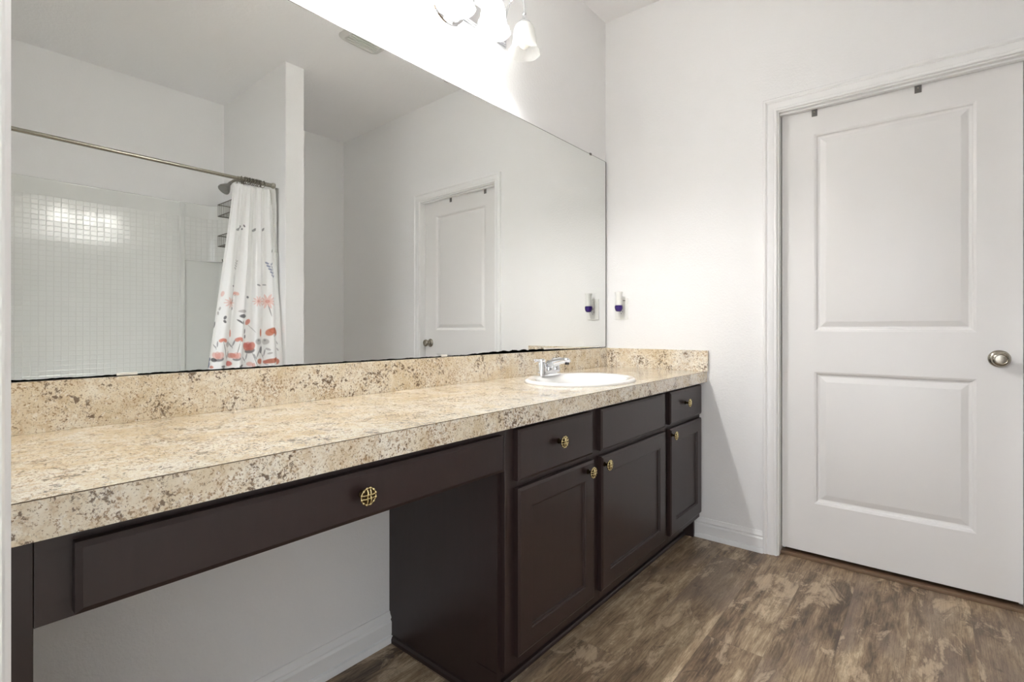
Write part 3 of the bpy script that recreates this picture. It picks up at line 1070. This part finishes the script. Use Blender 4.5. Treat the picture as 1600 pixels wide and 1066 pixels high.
# ------------------------------------------------------------------ CEILING VENT
vent = thing('ceiling_vent', 'square white exhaust vent cover on the ceiling, seen in the mirror', 'vent', (1.19, 1.79, H))
def rounded(cx_, cy_, half, rad, n=8):
    out_ = []
    for qx, qy, a0 in ((1, 1, 0), (-1, 1, PI / 2), (-1, -1, PI), (1, -1, 1.5 * PI)):
        for k in range(n + 1):
            a = a0 + PI / 2 * k / n
            out_.append((cx_ + qx * (half - rad) + rad * math.cos(a), cy_ + qy * (half - rad) + rad * math.sin(a)))
    return out_
bm = bmesh.new()
prevr = None
for half, rad, z in ((0.140, 0.045, H), (0.140, 0.045, H - 0.006), (0.128, 0.04, H - 0.018), (0.112, 0.03, H - 0.020), (0.108, 0.03, H - 0.012)):
    rr_ = [bm.verts.new((x, y, z)) for x, y in rounded(1.19, 1.79, half, rad)]
    if prevr:
        for k in range(len(rr_)):
            j = (k + 1) % len(rr_)
            bm.faces.new((prevr[k], prevr[j], rr_[j], rr_[k]))
    prevr = rr_
bm.faces.new(prevr)
obj('cover', bm, M['ventgrey'], vent, smooth=40)
bm = bmesh.new()
for k in range(13):
    x = 1.19 - 0.096 + 0.016 * k
    box(bm, x - 0.004, x + 0.004, 1.79 - 0.098, 1.79 + 0.098, H - 0.020, H - 0.0125, 0.001)
obj('grille', bm, M['ventgrey'], vent)

# ------------------------------------------------------------------ SHOWER ALCOVE
TX0 = 1.945
tub = thing('bathtub', 'white bathtub filling the shower alcove behind the curtain', 'bathtub', (2.4, 0.81, 0))
bm = bmesh.new()
ya, yb, xa, xb = NY + 0.001, WING0 - 0.001, TX0, WX - 0.001
cxx, cyy = (xa + xb) / 2, (ya + yb) / 2
def sq(hx, hy, p, z, n=48):
    r_ = []
    for k in range(n):
        a = 2 * PI * (k + 0.5) / n
        ca, sa = math.cos(a), math.sin(a)
        r_.append(bm.verts.new((cxx + hx * math.copysign(abs(ca) ** (2 / p), ca), cyy + hy * math.copysign(abs(sa) ** (2 / p), sa), z)))
    return r_
hx, hy = (xb - xa) / 2, (yb - ya) / 2
layers = [sq(hx, hy, 60, 0.0), sq(hx, hy, 60, 0.445), sq(hx - 0.01, hy - 0.01, 40, 0.455), sq(hx - 0.085, hy - 0.10, 8, 0.455), sq(hx - 0.10, hy - 0.115, 7, 0.44),
          sq(hx - 0.14, hy - 0.20, 6, 0.16), sq(hx - 0.20, hy - 0.28, 5, 0.10)]
for a, b in zip(layers, layers[1:]):
    for k in range(48):
        bm.faces.new((a[k], a[(k + 1) % 48], b[(k + 1) % 48], b[k]))
bm.faces.new(layers[-1])
obj('tub_shell', bm, M['fiber'], tub, smooth=40)
bm = bmesh.new(); lathe(bm, [(0, 0.003), (0.028, 0.003), (0.032, 0.0)], Matrix.Translation((cxx, 1.25, 0.101)), 24); obj('drain', bm, M['chrome'], tub)

# wall surround: embossed mosaic field, smooth top band, ledge and recessed corner
sur = thing('shower_surround', 'white fibreglass shower surround with small embossed square tiles', 'shower surround', (2.7, 0.81, 0.456))


def wallstrip(path, zs, parent, name, mat, thick_ok=True):
    """path: plan points; zs: list of (z, inset) - builds a skin with UV = (arc length, z)"""
    bm = bmesh.new()
    uvl = bm.loops.layers.uv.new('UVMap')
    n = len(path)
    P_ = [Vector((p[0], p[1], 0)) for p in path]
    nrm = []
    for i in range(n):
        d = (P_[min(i + 1, n - 1)] - P_[max(i - 1, 0)]).normalized()
        nrm.append(Vector((-d.y, d.x, 0)))
    arc = [0]
    for i in range(1, n):
        arc.append(arc[-1] + (P_[i] - P_[i - 1]).length)
    rows = [[bm.verts.new(P_[i] + nrm[i] * ins + Vector((0, 0, z))) for i in range(n)] for z, ins in zs]
    for r_ in range(len(zs) - 1):
        for i in range(n - 1):
            f = bm.faces.new((rows[r_][i], rows[r_][i + 1], rows[r_ + 1][i + 1], rows[r_ + 1][i]))
            cs = ((arc[i], zs[r_][0]), (arc[i + 1], zs[r_][0]), (arc[i + 1], zs[r_ + 1][0]), (arc[i], zs[r_ + 1][0]))
            for lp, uv in zip(f.loops, cs):
                lp[uvl].uv = uv
    return obj(name, bm, mat, parent, smooth=35)


def arc2(cx_, cy_, r, a0, a1, n=10):
    return [(cx_ + r * math.cos(a0 + (a1 - a0) * k / n), cy_ + r * math.sin(a0 + (a1 - a0) * k / n)) for k in range(n + 1)]


BX = WX - 0.018
EY = WING0 - 0.016
SYN = NY + 0.016
R0 = 0.20
# path runs so that its left normal faces into the alcove: from near end wall, along the back wall, to the far end wall
near = [(TX0 + 0.01, SYN), (BX - R0, SYN)] + arc2(BX - R0, SYN + R0, R0, -PI / 2, 0)[1:]
backp = [(BX, SYN + R0 + 0.001), (BX, 0.7), (BX, 1.285)]
post = [(BX, 1.285), (BX - 0.010, 1.293), (BX - 0.010, 1.310), (BX - 0.002, 1.322)]
far = [(BX - 0.002, 1.322), (BX - 0.004, EY - R0 - 0.03)] + arc2(BX - R0 - 0.004, EY - R0, R0, 0, PI / 2)[1:] + [(2.3, EY), (TX0 + 0.01, EY)]
full = near + backp[1:] + post[1:] + far[1:]
wallstrip(near + backp[1:], [(0.456, 0.0), (1.905, 0.0)], sur, 'tile_field', M['tile'])
wallstrip(post, [(0.456, 0.0), (1.905, 0.0)], sur, 'corner_post', M['fiber'])
wallstrip(far, [(1.580, 0.0), (1.905, 0.0)], sur, 'upper_tile_field', M['tile'])
# recess below the ledge goes deeper into the corner
lowf = [(BX + 0.012, 1.322), (BX + 0.012, EY - 0.06)] + arc2(BX + 0.012 - 0.06, EY - 0.06 + 0.010, 0.06, 0, PI / 2, 6)[1:] + [(2.3, EY + 0.010), (TX0 + 0.01, EY + 0.010)]
wallstrip(lowf, [(0.456, 0.0), (1.580, 0.0)], sur, 'corner_recess', M['fiber'])
bm = bmesh.new()
pl = [bm.verts.new((x, y, 1.580)) for x, y in far[:-1]] 
pl2 = [bm.verts.new(p) for p in ((TX0 + 0.01, EY, 1.58), (TX0 + 0.01, EY + 0.010, 1.58), (BX + 0.012 - 0.06, EY + 0.010, 1.58), (BX + 0.012, EY - 0.05, 1.58), (BX + 0.012, 1.322, 1.58))]
bm.faces.new(pl + pl2)
obj('ledge', bm, M['fiber'], sur)
wallstrip(full, [(1.905, 0.0), (1.912, 0.004), (1.985, 0.004), (1.997, 0.010), (2.008, 0.010), (2.012, 0.004), (2.012, -0.016)], sur, 'top_band', M['fiber'])

# curtain rod
RX, RZ = 2.020, 2.040
rod = thing('curtain_rod', 'long satin metal shower curtain rod across the alcove', 'curtain rod', (RX, 0.81, RZ))
bm = bmesh.new(); tube(bm, [(RX, NY + 0.004, RZ + 0.006), (RX, 1.45, RZ)], 0.0115, 20); obj('rod_tube', bm, M['rod'], rod, smooth=40)
bm = bmesh.new(); tube(bm, [(RX, 1.36, RZ + 0.0005), (RX, 1.585, RZ)], 0.0138, 20); obj('sleeve', bm, M['rod'], rod, smooth=40)
for ya_, dr_ in ((NY, 1), (WING0, -1)):
    bm = bmesh.new()
    lathe(bm, [(0, 0), (0.019, 0.0), (0.0195, 0.012), (0.0175, 0.018), (0.0138, 0.021)], Z_to((0, dr_, 0), (RX, ya_, RZ)), 24)
    obj('end_cap', bm, M['rod'], rod, smooth=40)

# curtain rings, one by one
ringy = [1.385, 1.404, 1.413, 1.426, 1.436, 1.449, 1.458, 1.471, 1.483, 1.494, 1.507, 1.522]
rl = ['first', 'second', 'third', 'fourth', 'fifth', 'sixth', 'seventh', 'eighth', 'ninth', 'tenth', 'eleventh', 'last']
proto = None
for i, y in enumerate(ringy):
    if proto is None:
        bm = bmesh.new()
        tube(bm, [(0.021 * math.cos(2 * PI * k / 24), 0.0, 0.021 * math.sin(2 * PI * k / 24)) for k in range(25)], 0.0019, 8, cap=False)
        for s_ in (-1, 1):
            b2 = bmesh.new(); bmesh.ops.create_uvsphere(b2, u_segments=8, v_segments=6, radius=0.0045); merge(bm, b2, Matrix.Translation((0.010 * s_, 0, 0.020)))
        proto = obj('curtain_ring', bm, M['wire'], smooth=50, origin=(0, 0, 0))
        o = proto
    else:
        o = proto.copy(); COL.objects.link(o)
    o.location = (RX, y, RZ - 0.006)
    o.rotation_euler = (0, 0, random.uniform(-0.35, 0.35))
    tag(o, 'metal curtain ring on the rod, %s counting from the open end of the curtain' % rl[i], 'curtain ring', 'rings holding the shower curtain')

# ---- shower curtain with the printed flower meadow
CNU, CNV = 300, 560
ZT, ZB = 2.008, 0.16


def cloth(u, z):
    tz = (ZT - z) / (ZT - 0.83)
    y0 = 1.337 - 0.200 * min(tz, 1.45) ** 1.05
    y1 = 1.590 - 0.002 * tz
    y = y0 + (y1 - y0) * (u + 0.010 * math.sin(2 * PI * 6 * u + 0.8) * (1 - 0.3 * tz))
    x = RX - 0.150 * min(1, max(0, tz)) ** 1.0 * (1 if tz < 1 else 1)
    amp = 0.0125 + 0.0095 * min(1, tz)
    f = math.sin(2 * PI * 4.5 * u + 0.6 * math.sin(3 * u + z * 1.3)) + 0.45 * math.sin(2 * PI * 11 * u + 2 + 0.5 * z) * max(0.06, 1 - 1.3 * tz)
    x += amp * f
    if tz < 0.06:
        y += 0
    return x, y


WHITE = srgb(250, 250, 250)
COLS = {'orange': srgb(196, 110, 76), 'coral': srgb(216, 134, 116), 'pink': srgb(238, 194, 186), 'red': srgb(206, 106, 98), 'grey': srgb(112, 112, 116), 'lgrey': srgb(186, 184, 184),
        'blue': srgb(120, 130, 160), 'dark': srgb(78, 76, 82), 'green': srgb(140, 144, 138)}
shapes = []


def E_(px, py, a, b, col, rot=0.0, al=0.9):
    shapes.append(('e', px, py, a, b, COLS[col], rot, al))


def star(px, py, r, col):
    for k in range(10):
        a = 2 * PI * k / 10
        E_(px + 0.55 * r * math.cos(a), py + 0.55 * r * math.sin(a), 0.5 * r, 0.13 * r, col, a, 0.75)
    E_(px, py, 0.22 * r, 0.22 * r, 'coral', 0, 0.6)


def stem(x0, y0, x1, y1, col='green', w=0.55):
    L_ = math.hypot(x1 - x0, y1 - y0) / 2
    E_((x0 + x1) / 2, (y0 + y1) / 2, L_, w, col, math.atan2(y1 - y0, x1 - x0), 0.8)


def leaves(px, py, s, col='dark'):
    w = 0.25 * math.sin(px * 1.7 + py)
    E_(px - 1.8 * s, py + 1.0, 3.6 * s, 0.85 * s, col, 1.15 + w, 0.6)
    E_(px + 2.0 * s, py - 2.2 * s, 4.6 * s, 0.8 * s, 'grey', -1.25 + w, 0.7)
    E_(px + 0.2, py + 3.5 * s, 3.0 * s, 0.4, 'grey', 1.5, 0.6)


def sprig(px, py, n, s, col, lean=0.25):
    for k in range(n):
        cx_, cy_ = px + lean * k * 5 * s, py + k * 5 * s
        E_(cx_ - 2.5 * s, cy_, 2.6 * s, 1.2 * s, col, 0.9, 0.85)
        E_(cx_ + 3.0 * s, cy_ + 1, 2.6 * s, 1.2 * s, col, -0.9, 0.85)
    stem(px, py, px + lean * n * 5 * s, py + n * 5 * s, col, 0.4)


def poppy(px, py, r, col):
    E_(px - 0.5 * r, py + 0.05 * r, 0.48 * r, 0.62 * r, col, 0.5)
    E_(px + 0.5 * r, py + 0.02 * r, 0.50 * r, 0.66 * r, col, -0.4)
    E_(px, py - 0.22 * r, 0.62 * r, 0.50 * r, col)
    E_(px - 0.15 * r, py - 0.15 * r, 0.28 * r, 0.2 * r, 'coral', 0.4, 0.5)
    E_(px + 0.05 * r, py + 0.6 * r, 0.16 * r, 0.22 * r, 'lgrey')


def cup(px, py, r, col, base='dark'):
    E_(px + 0.15 * r, py + 0.62 * r, 0.72 * r, 0.45 * r, base, -0.3, 0.8)
    E_(px - 0.38 * r, py - 0.05 * r, 0.50 * r, 0.72 * r, col, -0.45, 0.9)
    E_(px + 0.38 * r, py - 0.12 * r, 0.50 * r, 0.74 * r, col, 0.35, 0.9)
    E_(px, py - 0.2 * r, 0.42 * r, 0.7 * r, 'red' if col == 'coral' else 'coral', 0, 0.5)


stem(425.8, 522, 432, 566); stem(418.5, 474, 422.5, 495, 'grey'); stem(392, 550, 400, 572, 'grey'); stem(347.8, 535, 352, 560, 'grey'); stem(371.8, 535, 367, 556)
stem(387, 507, 398, 520, 'lgrey'); stem(363.5, 472, 364, 430, 'lgrey')
poppy(425.8, 518.5, 9.5, 'orange')
E_(423.5, 562.5, 9, 3.6, 'orange', -0.2); E_(416, 564.5, 4, 2.6, 'coral'); E_(430, 559.5, 5, 2.6, 'orange', -0.2); E_(436, 563.5, 4.5, 4.5, 'orange'); E_(436, 563, 2, 2, 'coral')
for kx, ky in ((417, 568), (424, 569), (430, 568)):
    E_(kx, ky, 2.6, 0.8, 'blue', 0.3, 0.5)
cup(388, 541.8, 9, 'coral'); E_(385, 539, 5, 4, 'red', -0.4, 0.45)
E_(404, 563.5, 4.6, 4.2, 'orange'); poppy(371.8, 530.5, 5.2, 'coral'); poppy(347.8, 532, 4.6, 'coral')
cup(367, 556, 6.5, 'pink'); E_(362, 555, 4.5, 4, 'coral', 0, 0.7); E_(358.3, 567.3, 4.4, 4, 'red'); cup(341, 556, 7.5, 'pink'); E_(336, 562, 4, 3, 'dark', 0.3)
E_(326.7, 568, 3.4, 6.5, 'blue'); E_(329, 561, 2.5, 3, 'blue')
star(418.3, 471.5, 11, 'pink'); star(402, 471.5, 8, 'pink'); star(359.3, 474, 8.5, 'pink')
poppy(368.8, 459.5, 4.4, 'pink'); E_(349.5, 460, 2.4, 4.5, 'coral', 0.3, 0.5)
E_(378.5, 487, 7, 2.5, 'lgrey'); E_(378.5, 494.5, 6.2, 3.2, 'dark'); E_(373, 503, 4.8, 1.2, 'dark', 0.8); E_(378, 505, 3.4, 1.0, 'dark', 1.2)
E_(387.2, 503.5, 3.0, 5, 'coral', 0.5); E_(405.5, 520, 1.8, 6.2, 'orange'); E_(361.4, 521, 1.5, 6, 'coral')
for px, py in ((401.8, 533.5), (415.3, 533.5), (355.5, 538)):
    E_(px, py, 5, 4.6, 'lgrey', 0, 0.75); E_(px, py - 2, 1.6, 1.6, 'grey', 0, 0.5)
E_(406, 546, 3.2, 5.5, 'grey', 0.2); E_(419, 545, 3, 1.6, 'lgrey', 0.5); E_(421, 551, 3, 1.4, 'lgrey', -0.4); E_(436, 535, 3, 1.2, 'lgrey', 1.0); E_(437, 545, 3, 1.2, 'lgrey', 0.8)
leaves(398, 555, 1.2); leaves(412.3, 553, 1.2); leaves(355.3, 556, 1.2); leaves(383, 559, 1.1); leaves(339.5, 540, 1.0); leaves(363.5, 538, 1.0)
E_(351, 497, 1.5, 3, 'dark', 0.3); E_(350.5, 503, 1.5, 2.5, 'dark', -0.3); E_(337, 508, 1.2, 5, 'grey', 0.2); E_(345.5, 483, 1.6, 3, 'lgrey', 0.4); E_(343, 490, 1.5, 3, 'lgrey')
E_(382.5, 518, 1.3, 4, 'grey', 0.1); E_(383, 526, 1.3, 3, 'grey', 0.1); E_(375, 571, 5, 2, 'grey', -0.3); E_(389, 568, 4, 3.4, 'pink'); E_(394, 570, 2.4, 4, 'coral', 0, 0.6)
E_(333, 573, 3, 2, 'coral'); E_(347, 572, 3, 2, 'grey'); E_(363.8, 482.5, 1.6, 2.6, 'grey'); E_(363.8, 471, 1.4, 2.6, 'grey')
sprig(420, 412, 5, 1.0, 'blue', 0.30)
for px, py in ((370.5, 359), (396.5, 360), (411.5, 359.5), (424.5, 394)):
    E_(px, py, 2.8, 1.9, 'grey', -0.3, 0.7); E_(px + 1.5, py - 2, 1.6, 1.0, 'grey', -0.5, 0.7)
E_(377, 354, 1.1, 2.4, 'grey', 0.2, 0.8); E_(381.5, 353, 1.0, 2.2, 'dark', -0.3, 0.8); E_(379, 358, 1.0, 1.6, 'grey', 0.1, 0.8); sprig(370, 408, 4, 0.8, 'lgrey', -0.2)
E_(402.5, 446.5, 2.7, 1.2, 'grey', 0.4); E_(414, 446, 3.2, 1.0, 'grey', 0.1); E_(363.7, 448, 2.2, 1.4, 'grey', 0.4); E_(387.5, 465, 1.8, 2, 'grey', -0.6)
# below the part the mirror shows, the meadow goes on
rs = random.Random(3)
for k in range(46):
    px, py = 322 + rs.random() * 118, 582 + rs.random() * 150
    kind = rs.choice('pcls')
    if kind == 'p': poppy(px, py, rs.uniform(5, 9), rs.choice(('orange', 'coral')))
    elif kind == 'c': cup(px, py, rs.uniform(5, 8), rs.choice(('coral', 'pink')))
    elif kind == 'l': leaves(px, py, rs.uniform(1, 1.5))
    else: sprig(px, py, 3, 1.0, rs.choice(('blue', 'grey')), 0.2)

# the print is drawn on a design grid of about 4 mm; these fits lay the grid on the cloth (metres along the cloth, height)
def design(y, z):
    a, b = y - 1.45, z - 1.4
    return (400.90 + 251.81 * a + -13.07 * b + -13.57 * a * b, 433.99 + 18.81 * a + -237.43 * b + 59.96 * a * b)


verts, faces, sc_ = [], [], []
for j in range(CNV + 1):
    tt = j / CNV
    z = ZT - (ZT - ZB) * tt
    for i in range(CNU + 1):
        u = i / CNU
        x, y = cloth(u, z)
        zz = z - (0.010 * abs(math.sin(PI * 11 * u)) if j == 0 else 0)
        verts.append((x - RX, y - 1.45, zz - ZB))
        tz = (ZT - z) / (ZT - 0.83)
        ys_ = (1.337 - 0.200 * min(tz, 1.45) ** 1.05) + ((1.590 - 0.002 * tz) - (1.337 - 0.200 * min(tz, 1.45) ** 1.05)) * u
        sc_.append(design(ys_, z))
for j in range(CNV):
    for i in range(CNU):
        a = j * (CNU + 1) + i
        faces.append((a, a + 1, a + CNU + 2, a + CNU + 1))
me = bpy.data.meshes.new('shower_curtain')
me.from_pydata(verts, [], faces)
import numpy as np
S = np.array(sc_)
C = np.tile(np.array(WHITE), (len(S), 1))
for kind, px, py, a, b, col, rot, al in shapes:
    dx, dy = S[:, 0] - px, S[:, 1] - py
    cr, sr = math.cos(rot), math.sin(rot)
    q1, q2 = (dx * cr + dy * sr) / a, (-dx * sr + dy * cr) / b
    rr_ = np.sqrt(q1 * q1 + q2 * q2)
    m_ = np.clip((1.12 - rr_) / 0.24, 0, 1)[:, None] * al
    C = C * (1 - m_) + np.array(col) * m_
at_ = me.color_attributes.new('print', 'FLOAT_COLOR', 'POINT')
buf = np.ones((len(S), 4), dtype=np.float32)
buf[:, :3] = C
at_.data.foreach_set('color', buf.ravel())
me.materials.append(M['curtain'])
for p in me.polygons:
    p.use_smooth = True
o = bpy.data.objects.new('shower_curtain', me)
COL.objects.link(o)
o.location = (RX, 1.45, ZB)
tag(o, 'white shower curtain printed with orange and pink flowers, gathered at one end of the rod', 'shower curtain')

# shower head and arm
shw = thing('shower_fitting', 'metal shower head on a bent arm from the alcove end wall', 'shower head', (2.53, WING0, 2.16))
bm = bmesh.new()
tube(bm, curve_pts([(2.53, EY + 0.012, 2.165), (2.53, 1.562, 2.168), (2.53, 1.535, 2.158), (2.53, 1.510, 2.135)], 6), 0.0095, 14)
lathe(bm, [(0.026, 0.0), (0.025, 0.004), (0.014, 0.010), (0.0095, 0.012)], Z_to((0, -1, 0), (2.53, WING0, 2.165)), 24)
obj('arm', bm, M['nickel'], shw, smooth=40)
M['bell'] = simple('shower_metal', srgb(150, 148, 144), 0.3, 0.9)
bm = bmesh.new()
mt = Z_to((-0.10, -0.62, -0.78), (2.53, 1.512, 2.137))
lathe(bm, [(0, -0.008), (0.011, -0.006), (0.0125, 0.006), (0.011, 0.014), (0.016, 0.024), (0.030, 0.046), (0.040, 0.066), (0.042, 0.078), (0.040, 0.083), (0.034, 0.084), (0, 0.082)], mt, 32)
obj('bell', bm, M['bell'], shw, smooth=40)

# hanging wire caddy
cad = thing('shower_caddy', 'dark wire shower caddy with two baskets hanging under the shower head', 'caddy', (2.53, 1.54, 1.57))
def wire(name, pts, r, parent=cad):
    bm = bmesh.new()
    for p in pts:
        tube(bm, p, r, 8)
    return obj(name, bm, M['wire'], parent, smooth=50)
cx0, cx1, cy0, cy1 = 2.395, 2.668, 1.478, 1.580
wire('hanger_frame', [curve_pts([(2.47, cy1, 1.60), (2.47, cy1, 2.05), (2.49, cy1 - 0.005, 2.17), (2.53, cy1 - 0.015, 2.190), (2.57, cy1 - 0.005, 2.17), (2.59, cy1, 2.05), (2.59, cy1, 1.60)], 6)], 0.0030)
for zt, zb in ((1.990, 1.905), (1.758, 1.680)):
    rim = [(cx0, cy1, zt), (cx0, cy0, zt), (cx1, cy0, zt), (cx1, cy1, zt), (cx0, cy1, zt)]
    bk = wire('basket', [rim[k:k + 2] for k in range(4)] + [[(a[0], a[1], zb), (b[0], b[1], zb)] for a, b in zip(rim, rim[1:])], 0.0034)
    ws = []
    n = 15
    for k in range(n + 1):
        x = cx0 + (cx1 - cx0) * k / n
        ws.append([(x, cy0, zt), (x, cy0, zb), (x, cy1, zb), (x, cy1, zt)])
    for k in range(1, 5):
        y = cy0 + (cy1 - cy0) * k / 5
        ws.append([(cx0, y, zt), (cx0, y, zb)]); ws.append([(cx1, y, zt), (cx1, y, zb)])
    wire('basket_wires', ws, 0.0014, bk)
wire('soap_hook', [curve_pts([(2.645, 1.50, 1.585), (2.640, 1.50, 1.568), (2.60, 1.50, 1.560), (2.55, 1.51, 1.560), (2.52, 1.54, 1.575), (2.50, cy1, 1.60)], 6)], 0.0030)
bm = bmesh.new(); b2 = bmesh.new(); bmesh.ops.create_uvsphere(b2, u_segments=14, v_segments=10, radius=0.012); merge(bm, b2, Matrix.Translation((2.55, cy1, 1.612)))
obj('suction_cup', bm, M['grey'], cad, smooth=60)
